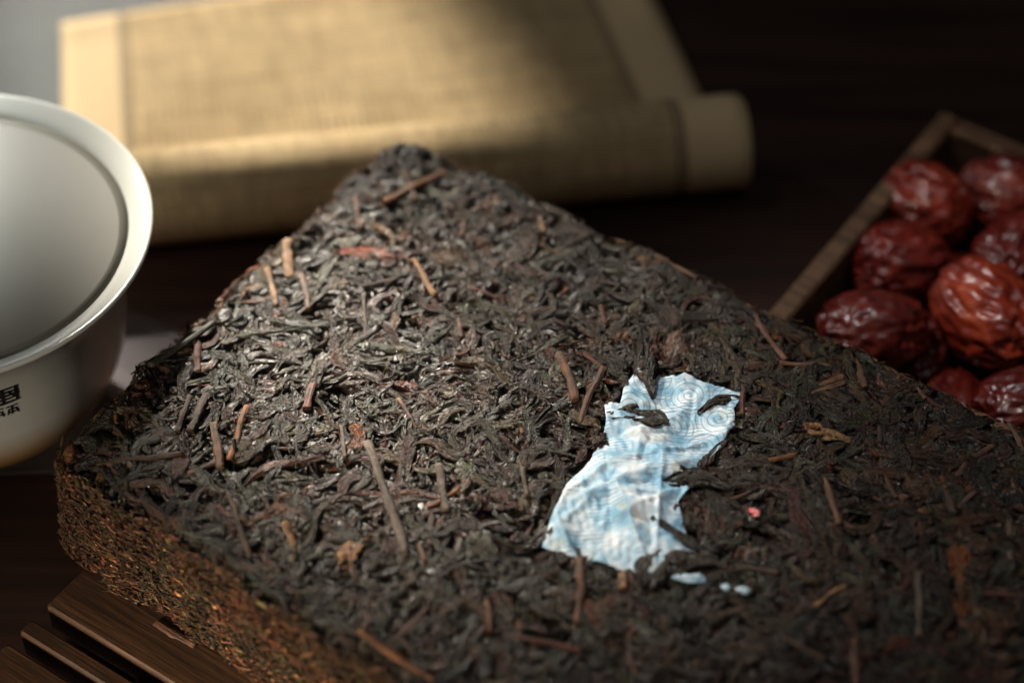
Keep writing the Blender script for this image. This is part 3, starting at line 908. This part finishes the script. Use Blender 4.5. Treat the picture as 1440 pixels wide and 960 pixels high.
scrap(0.1404, 0.0684, 0.0018, 0.0008, -0.4, M_WS, 'small pale blue paper scrap farthest from the printed label', 3)
scrap(0.1316, 0.0492, 0.0014, 0.0011, 0.3, M_RS, 'tiny red and white paper scrap among the tea leaves', 4)

# ------------------------------------------------------------------ slatted tray under the brick
tray = empty('slatted_tray', tuple(W(np.array([0.11, 0.07]), 0.0)))
tray.rotation_euler[2] = math.atan2(E1[1], E1[0])
tag(tray, 'brown wooden tea tray of parallel slats under the tea brick', 'tray')
bpy.context.view_layer.update()
def tray_box(name, u0, u1, v0, v1, z0, z1, bev, mat):
    # local x runs along E1, local y against E2
    v, f = box_mesh(u0-0.11, u1-0.11, -(v1-0.07), -(v0-0.07), z0, z1, bev)
    me = bpy.data.meshes.new(name); me.from_pydata([tuple(x) for x in v], [], f); me.materials.append(mat)
    o = bpy.data.objects.new(name, me); COL.objects.link(o); o.parent = tray
    return o
sv = [(0.1505, 0.1650), (0.1427, 0.1468), (0.1205, 0.1382), (0.0985, 0.1160), (0.0765, 0.0940), (0.0545, 0.0720), (0.0325, 0.0500), (0.0105, 0.0280)]
for i, (a, b) in enumerate(sv):
    tray_box('slat', 0.0055, 0.226, a, b, 0.0065, 0.0148, 0.0005, M_TRAY)
for u in (0.030, 0.115, 0.200):
    tray_box('rail', u, u+0.012, 0.0125, 0.1630, 0.0, 0.0064, 0.0008, M_TRAY)

def flake(p0, p1, w, key, label, seed):
    V, F, uvs, cc = stem(p0, p1, w, np.array(PAL[key]), seed, 0.0, 0.0)
    zmin = V[:, 2].min()
    V = V.copy(); V[:, 2] = (V[:, 2]-V[:, 2].mean())*0.35
    V[:, 2] += 0.0148 + 0.0001 - V[:, 2].min()
    b = (float(V[:, 0].mean()), float(V[:, 1].mean()), 0.0148)
    o = mesh_obj('tea_flake', V, F, M_STEM, uv=uvs, col=cc, base=b)
    tag(o, label, 'tea flake')
flake((0.0287, 0.1283), (0.0399, 0.1278), 0.0016, 'b', 'thin brown tea sliver lying on the tray slat against the brick', 81)

# ------------------------------------------------------------------ porcelain bowl
CUP = (-0.130, 0.3866, 0.0006)
def lathe(prof, n=96):
    prof = np.array(prof); m = len(prof)
    a = np.arange(n)/n*2*np.pi
    V = np.stack([prof[:, None, 0]*np.cos(a), prof[:, None, 0]*np.sin(a), np.broadcast_to(prof[:, None, 1], (m, n))], -1).reshape(-1, 3)
    i = np.arange(m-1)[:, None]*n; j = np.arange(n)[None]; k = (j+1) % n
    F = np.stack([i+j, i+k, i+n+k, i+n+j], -1).reshape(-1, 4)
    return V, F
def smooth_profile(pts, per=8):
    pts = np.array(pts); out = []
    for i in range(len(pts)-1):
        p0, p1, p2, p3 = pts[max(i-1, 0)], pts[i], pts[i+1], pts[min(i+2, len(pts)-1)]
        for q in np.linspace(0, 1, per, endpoint=False):
            out.append(0.5*((2*p1)+(-p0+p2)*q+(2*p0-5*p1+4*p2-p3)*q*q+(-p0+3*p1-3*p2+p3)*q**3))
    out.append(pts[-1])
    return np.array(out)
outer = [(0.0190, 0.0000), (0.0205, 0.0004), (0.0208, 0.0030), (0.0250, 0.0062), (0.0320, 0.0120), (0.0368, 0.0215), (0.0388, 0.0330),
         (0.0396, 0.0430), (0.0408, 0.0500), (0.0437, 0.0552), (0.0474, 0.0584)]
lip = [(0.0479, 0.0590), (0.0480, 0.0595), (0.0477, 0.0599)]
flare = [(0.0472, 0.0599), (0.0454, 0.0591), (0.0430, 0.0578), (0.0410, 0.0562)]
inner = [(0.0405, 0.0555), (0.0398, 0.0520), (0.0388, 0.0470), (0.0378, 0.0410), (0.0366, 0.0330), (0.0340, 0.0220), (0.0280, 0.0130), (0.0180, 0.0088), (0.0001, 0.0078)]
prof_out = np.concatenate([[[0.0001, 0.0022], [0.0172, 0.0020], [0.0178, 0.0002]], smooth_profile(outer, 6), np.array(lip), smooth_profile(flare, 5)])
prof_in = smooth_profile(inner, 8)
n_out = len(prof_out)
prof = np.concatenate([prof_out, prof_in])
bowl = empty('porcelain_bowl', CUP)
tag(bowl, 'white porcelain tea bowl with flared lip and black writing beside the tea brick', 'bowl')
V, F = lathe(prof)
body = bpy.data.objects.new('bowl_body', bpy.data.meshes.new('bowl_body'))
body.data.from_pydata([tuple(x) for x in V], [], [tuple(int(i) for i in x) for x in F])
body.data.polygons.foreach_set('use_smooth', np.full(len(F), True))
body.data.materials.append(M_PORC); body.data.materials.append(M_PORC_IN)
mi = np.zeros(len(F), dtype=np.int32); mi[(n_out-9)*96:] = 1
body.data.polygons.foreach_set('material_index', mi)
COL.objects.link(body); body.parent = bowl

def outer_r(z):
    o = smooth_profile(outer, 6)
    return np.interp(z, o[:, 1], o[:, 0])
def brush(strokes, name):
    """ink strokes on the bowl's outer wall: (angle_mm, height_mm) boxes measured round the wall"""
    Vs, Fs = [], []
    for (a0, z0, a1, z1, th) in strokes:
        n = 7
        t = np.linspace(0, 1, n)
        a = a0+(a1-a0)*t; z = z0+(z1-z0)*t
        L = math.hypot(a1-a0, z1-z0); nx, nz = -(z1-z0)/L, (a1-a0)/L
        hw = th/2*(0.75+0.35*np.sin(t*3+0.4))
        for sg in (-1, 1):
            aa = a + sg*nx*hw; zz = z + sg*nz*hw
            r = outer_r(zz/1000)+0.00012
            ang = aa/39.0
            Vs += list(np.stack([r*np.cos(ang), r*np.sin(ang), zz/1000], -1))
        b = len(Vs)-2*n
        Fs += [(b+i, b+i+1, b+n+i+1, b+n+i) for i in range(n-1)]
    me = bpy.data.meshes.new(name)
    me.from_pydata([tuple(x) for x in Vs], [], Fs); me.materials.append(M_INK)
    o = bpy.data.objects.new(name, me); COL.objects.link(o); o.parent = bowl
    return o
A0 = -62.0/180*math.pi*39.0
def glyph(cx, cz, w, h, rows):
    return [(A0+cx+w*x0, cz+h*z0, A0+cx+w*x1, cz+h*z1, t) for x0, z0, x1, z1, t in rows]
big = [(-.5, .42, .5, .47, .7), (-.45, .2, .45, .24, .8), (-.5, -.02, .5, .02, .8), (-.42, -.25, .42, -.2, .7), (-.48, -.48, .5, -.44, .8),
       (-.4, .45, -.4, -.45, .7), (.42, .45, .42, -.45, .9), (0, .5, 0, -.5, .8), (.2, .2, .35, -.2, .6)]
small = [(-.5, .4, .5, .45, .45), (-.4, .1, .45, .1, .45), (-.5, -.3, .5, -.22, .5), (0, .5, -.1, -.5, .45), (.3, .1, .45, -.5, .45), (-.3, .1, -.45, -.5, .45)]
st = glyph(-2.2, 43.0, 7.5, 5.2, big) + glyph(-10.5, 43.0, 7.5, 5.2, big[::-1][:7])
for c in (-0.6, -4.0, -7.4, -10.8):
    st += glyph(c, 37.8, 2.8, 3.0, small)
brush(st, 'ink_writing')

def mat_tea():
    k = N('pale_tea')
    geo = k.n('ShaderNodeTexCoord').outputs['Object']
    k.l(k.mix(k.noise(geo, 30, 2), (0.150, 0.143, 0.118), (0.175, 0.167, 0.140)), k.b.inputs['Base Color'])
    k.s(Roughness=0.25, Specular_IOR_Level=0.3)
    return k.m
tp = [(0.0001, -0.0006), (0.0412, -0.0006), (0.0421, 0.0), (0.0397, 0.0), (0.0388, 0.0), (0.030, 0.0), (0.0001, 0.0)]
V, F = lathe(tp)
tea = mesh_obj('tea_liquid', V, F, mat_tea())
tea.location = (CUP[0], CUP[1], CUP[2]+0.0571)
tag(tea, 'pale grey-green tea filling the white porcelain bowl almost to its lip', 'tea')

# ------------------------------------------------------------------ scroll
AX0 = np.array([-0.1180, 0.4456]); AX1 = np.array([0.0615, 0.4705])
ad = (AX1-AX0)/np.linalg.norm(AX1-AX0); bd_ = np.array([-ad[1], ad[0]])
WID = float(np.linalg.norm(AX1-AX0)); RR = 0.0128
def build_scroll():
    prof = []     # (back, z)
    Ls = 0.079
    for t in np.linspace(0, 1, 40):
        b = Ls*(1-t)
        lift = 0.0012 + 0.0016*math.sin(t*2.4)*(1-t) + 0.003*max(0, 0.10-t)*10*0.3
        prof.append((b, lift))
    turns = 3.4
    for t in np.linspace(0, 1, 150)[1:]:
        th = -math.pi/2 - t*turns*2*math.pi
        r = RR - 0.0013*t*turns
        prof.append((r*math.cos(th), RR + 0.0006 + r*math.sin(th)))
    prof = np.array(prof)
    s = np.concatenate([[0], np.cumsum(np.sqrt((np.diff(prof, axis=0)**2).sum(1)))])
    n = 44
    x = np.linspace(0, WID, n)
    m = len(prof)
    B, X = np.meshgrid(np.arange(m), x, indexing='ij')
    back = prof[B, 0]; z = prof[B, 1].copy()
    flat = np.clip(back/0.03, 0, 1)
    z += flat*0.0006*(sines(np.stack([X, back], -1), 6, 70, 5)+0.6)
    back = np.where(flat > 0, back*(1+np.clip(back/0.079, 0, 1)*(0.12+1.15*X)), back)
    skew = -0.13*np.clip(back, 0, 1)*X/WID                  # the sheet runs a little askew of its roll
    tele = 0.0
    xx = X + skew + tele
    xy = AX0 + xx[..., None]*ad + back[..., None]*bd_
    P = np.concatenate([xy, np.maximum(z, 0.0009)[..., None]], -1).reshape(-1, 3)
    idx = np.arange(m*n).reshape(m, n)
    F = np.stack([idx[:-1, :-1], idx[:-1, 1:], idx[1:, 1:], idx[1:, :-1]], -1).reshape(-1, 4)
    uv = np.stack([X*1000*(183.0/(WID*1000)), np.broadcast_to(s[:, None]*1000, X.shape)], -1).reshape(-1, 2)
    return P, F, uv
P, F, uv = build_scroll()
sc = mesh_obj('paper_scroll', P, F, M_SCROLL, uv=uv, base=(float(AX0[0]), float(AX0[1]), 0.0))
m = sc.modifiers.new('thickness', 'SOLIDIFY'); m.thickness = 0.0004; m.offset = 0
tag(sc, 'old tan paper scroll with columns of small writing, half rolled up behind the tea', 'scroll')

# ------------------------------------------------------------------ tea towel and painted glare sheet
def cloth(name, corners, mat, label, z, amp, seed, base):
    c = np.array(corners); n = 60
    s = np.linspace(0, 1, n)
    S, T = np.meshgrid(s, s, indexing='ij')
    xy = (c[0]*((1-S)*(1-T))[..., None] + c[1]*(S*(1-T))[..., None] + c[2]*(S*T)[..., None] + c[3]*((1-S)*T)[..., None])
    wob = np.stack([0.0012*np.sin(T*17+1), 0.0012*np.sin(S*15)], -1)
    xy = xy + wob
    zz = z + amp*(0.5+0.5*sines(xy, 6, 90, seed))
    edge = np.minimum.reduce([S, 1-S, T, 1-T])
    zz = zz + 0.0005*np.exp(-edge*60)
    P = np.concatenate([xy, zz[..., None]], -1).reshape(-1, 3)
    idx = np.arange(n*n).reshape(n, n)
    F = np.stack([idx[:-1, :-1], idx[1:, :-1], idx[1:, 1:], idx[:-1, 1:]], -1).reshape(-1, 4)
    o = mesh_obj(name, P, F, mat, base=base)
    md = o.modifiers.new('thickness', 'SOLIDIFY'); md.thickness = 0.0003; md.offset = 0
    tag(o, label, 'cloth')
    return o
M_C1 = mat_cloth('table_glare_grey', (0.16, 0.175, 0.187), (0.25, 0.272, 0.288))  # window glare on the table top, put in as a grey sheet
M_C2 = mat_cloth('mauve_cotton', (0.055, 0.042, 0.039), (0.115, 0.090, 0.085))
cloth('table_glare_sheet', [(-0.42, 0.480), (-0.095, 0.488), (0.03, 0.72), (-0.42, 0.76)], M_C1,
      'pale grey sheet standing in for window glare on the table behind the scroll', 0.0003, 0.0003, 5, (-0.25, 0.6, 0.0))
cloth('tea_towel', [(-0.250, 0.362), (-0.106, 0.364), (-0.0800, 0.4072), (-0.200, 0.4860)], M_C2,
      'mauve grey tea towel corner lying under the porcelain bowl', 0.00025, 0.00015, 6, (-0.15, 0.39, 0.0))

# ------------------------------------------------------------------ box of dried red dates
BX0, BX1, BY0, BY1 = 0.0973, 0.2250, -0.1065, -0.0130
dbox = empty('wooden_box', tuple(W(np.array([(BX0+BX1)/2, (BY0+BY1)/2]), 0.0)))
dbox.rotation_euler[2] = math.atan2(E1[1], E1[0])
tag(dbox, 'open square wooden box holding dried red dates beside the tea brick', 'box')
def box_part(name, u0, u1, v0, v1, z0, z1, bev):
    cu, cv = (BX0+BX1)/2, (BY0+BY1)/2
    v, f = box_mesh(u0-cu, u1-cu, -(v1-cv), -(v0-cv), z0, z1, bev)
    me = bpy.data.meshes.new(name); me.from_pydata([tuple(x) for x in v], [], f); me.materials.append(M_BOX)
    o = bpy.data.objects.new(name, me); COL.objects.link(o); o.parent = dbox
TK, BH = 0.0052, 0.030
box_part('side_panel', BX0, BX0+TK, BY0, BY1, 0.0, BH, 0.0007)
box_part('side_panel', BX1-TK, BX1, BY0, BY1, 0.0, BH, 0.0007)
box_part('side_panel', BX0+TK+0.0001, BX1-TK-0.0001, BY0, BY0+TK, 0.0, BH-0.0003, 0.0007)
box_part('side_panel', BX0+TK+0.0001, BX1-TK-0.0001, BY1-TK, BY1, 0.0, BH-0.0003, 0.0007)
box_part('bottom_panel', BX0+TK+0.0002, BX1-TK-0.0002, BY0+TK+0.0002, BY1-TK-0.0002, 0.0004, 0.0045, 0.0004)

def date(u, v, z, L, D, az, tilt, seed, tint, label):
    r = np.random.default_rng(seed)
    n, m = 84, 60
    a = np.arange(n)/n*2*np.pi
    t = np.linspace(0.02, np.pi-0.02, m)
    A, T = np.meshgrid(a, t, indexing='xy')
    d = np.stack([np.sin(T)*np.cos(A), np.sin(T)*np.sin(A), np.cos(T)], -1)
    k = np.array([2.6, 2.6, 0.9])
    wr = 0.0
    for f, am in ((1.0, 0.26), (2.2, 0.34), (4.2, 0.30), (7.0, 0.12)):
        w = sines(d*k, 5, 2.6*f, seed+int(f*10))
        wr = wr + am*(1-2.0*np.abs(w))
    body = 1 + 0.12*wr + 0.06*sines(d, 4, 2.0, seed+5)
    ends = 1 - 0.10*np.exp(-(T/0.35)**2) - 0.10*np.exp(-((np.pi-T)/0.35)**2)
    P = d*body[..., None]*np.array([D/2, D/2, L/2])
    P[..., 2] *= ends
    # lay down along local x
    P = np.stack([P[..., 2], P[..., 0], P[..., 1]], -1).reshape(-1, 3)
    idx = np.arange(m*n).reshape(m, n)
    F = np.stack([idx[:-1], np.roll(idx[:-1], -1, 1), np.roll(idx[1:], -1, 1), idx[1:]], -1).reshape(-1, 4)
    F = [tuple(x) for x in F] + [tuple(idx[0][::-1]), tuple(idx[-1])]
    me_o = mesh_obj('red_date', P, F, M_DATE, col=np.tile(np.array(tint)[None], (len(P), 1)))
    xy = W(np.array([u, v]), z)
    me_o.location = tuple(xy)
    me_o.rotation_euler = (r.random()*6.28, tilt, az)
    tag(me_o, label, 'date', 'dried red dates in the wooden box')
    return me_o
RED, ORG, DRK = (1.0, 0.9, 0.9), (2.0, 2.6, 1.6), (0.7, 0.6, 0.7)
date(0.1085, -0.0785, 0.0245, 0.0255, 0.0205, -0.5, 0.15, 11, (1.35, 1.2, 1.0), 'orange-red wrinkled date next to the box corner')
date(0.1245, -0.0935, 0.0245, 0.0250, 0.0190, -0.2, 0.0, 12, (1.1, 1.1, 1.3), 'shiny dark red date against the far wall of the box')
date(0.1120, -0.0560, 0.0235, 0.0245, 0.0205, 0.2, 0.1, 13, (1.1, 0.8, 0.8), 'deep red rounded date against the side wall of the box')
date(0.1350, -0.0725, 0.0255, 0.0250, 0.0195, 0.9, 0.0, 14, (0.9, 0.7, 0.8), 'dark red date behind the orange date in the box')
date(0.1190, -0.0315, 0.0235, 0.0275, 0.0195, 0.15, 0.1, 15, (0.85, 0.75, 0.8), 'dull dark red wrinkled date nearest the tea brick')
date(0.1400, -0.0480, 0.0285, 0.0300, 0.0235, -0.95, 0.15, 16, (1.7, 1.6, 1.1), 'large orange-red wrinkled date on top of the pile')
date(0.1590, -0.0300, 0.0220, 0.0250, 0.0200, 0.4, 0.0, 17, DRK, 'very dark date low in the box beside the large orange date')
date(0.1480, -0.0930, 0.0240, 0.0250, 0.0200, 0.3, 0.0, 18, RED, 'pinkish red date farther along the far wall of the box')
date(0.1600, -0.0600, 0.0250, 0.0250, 0.0200, 1.2, 0.0, 19, RED, 'red date behind the very dark date in the box')
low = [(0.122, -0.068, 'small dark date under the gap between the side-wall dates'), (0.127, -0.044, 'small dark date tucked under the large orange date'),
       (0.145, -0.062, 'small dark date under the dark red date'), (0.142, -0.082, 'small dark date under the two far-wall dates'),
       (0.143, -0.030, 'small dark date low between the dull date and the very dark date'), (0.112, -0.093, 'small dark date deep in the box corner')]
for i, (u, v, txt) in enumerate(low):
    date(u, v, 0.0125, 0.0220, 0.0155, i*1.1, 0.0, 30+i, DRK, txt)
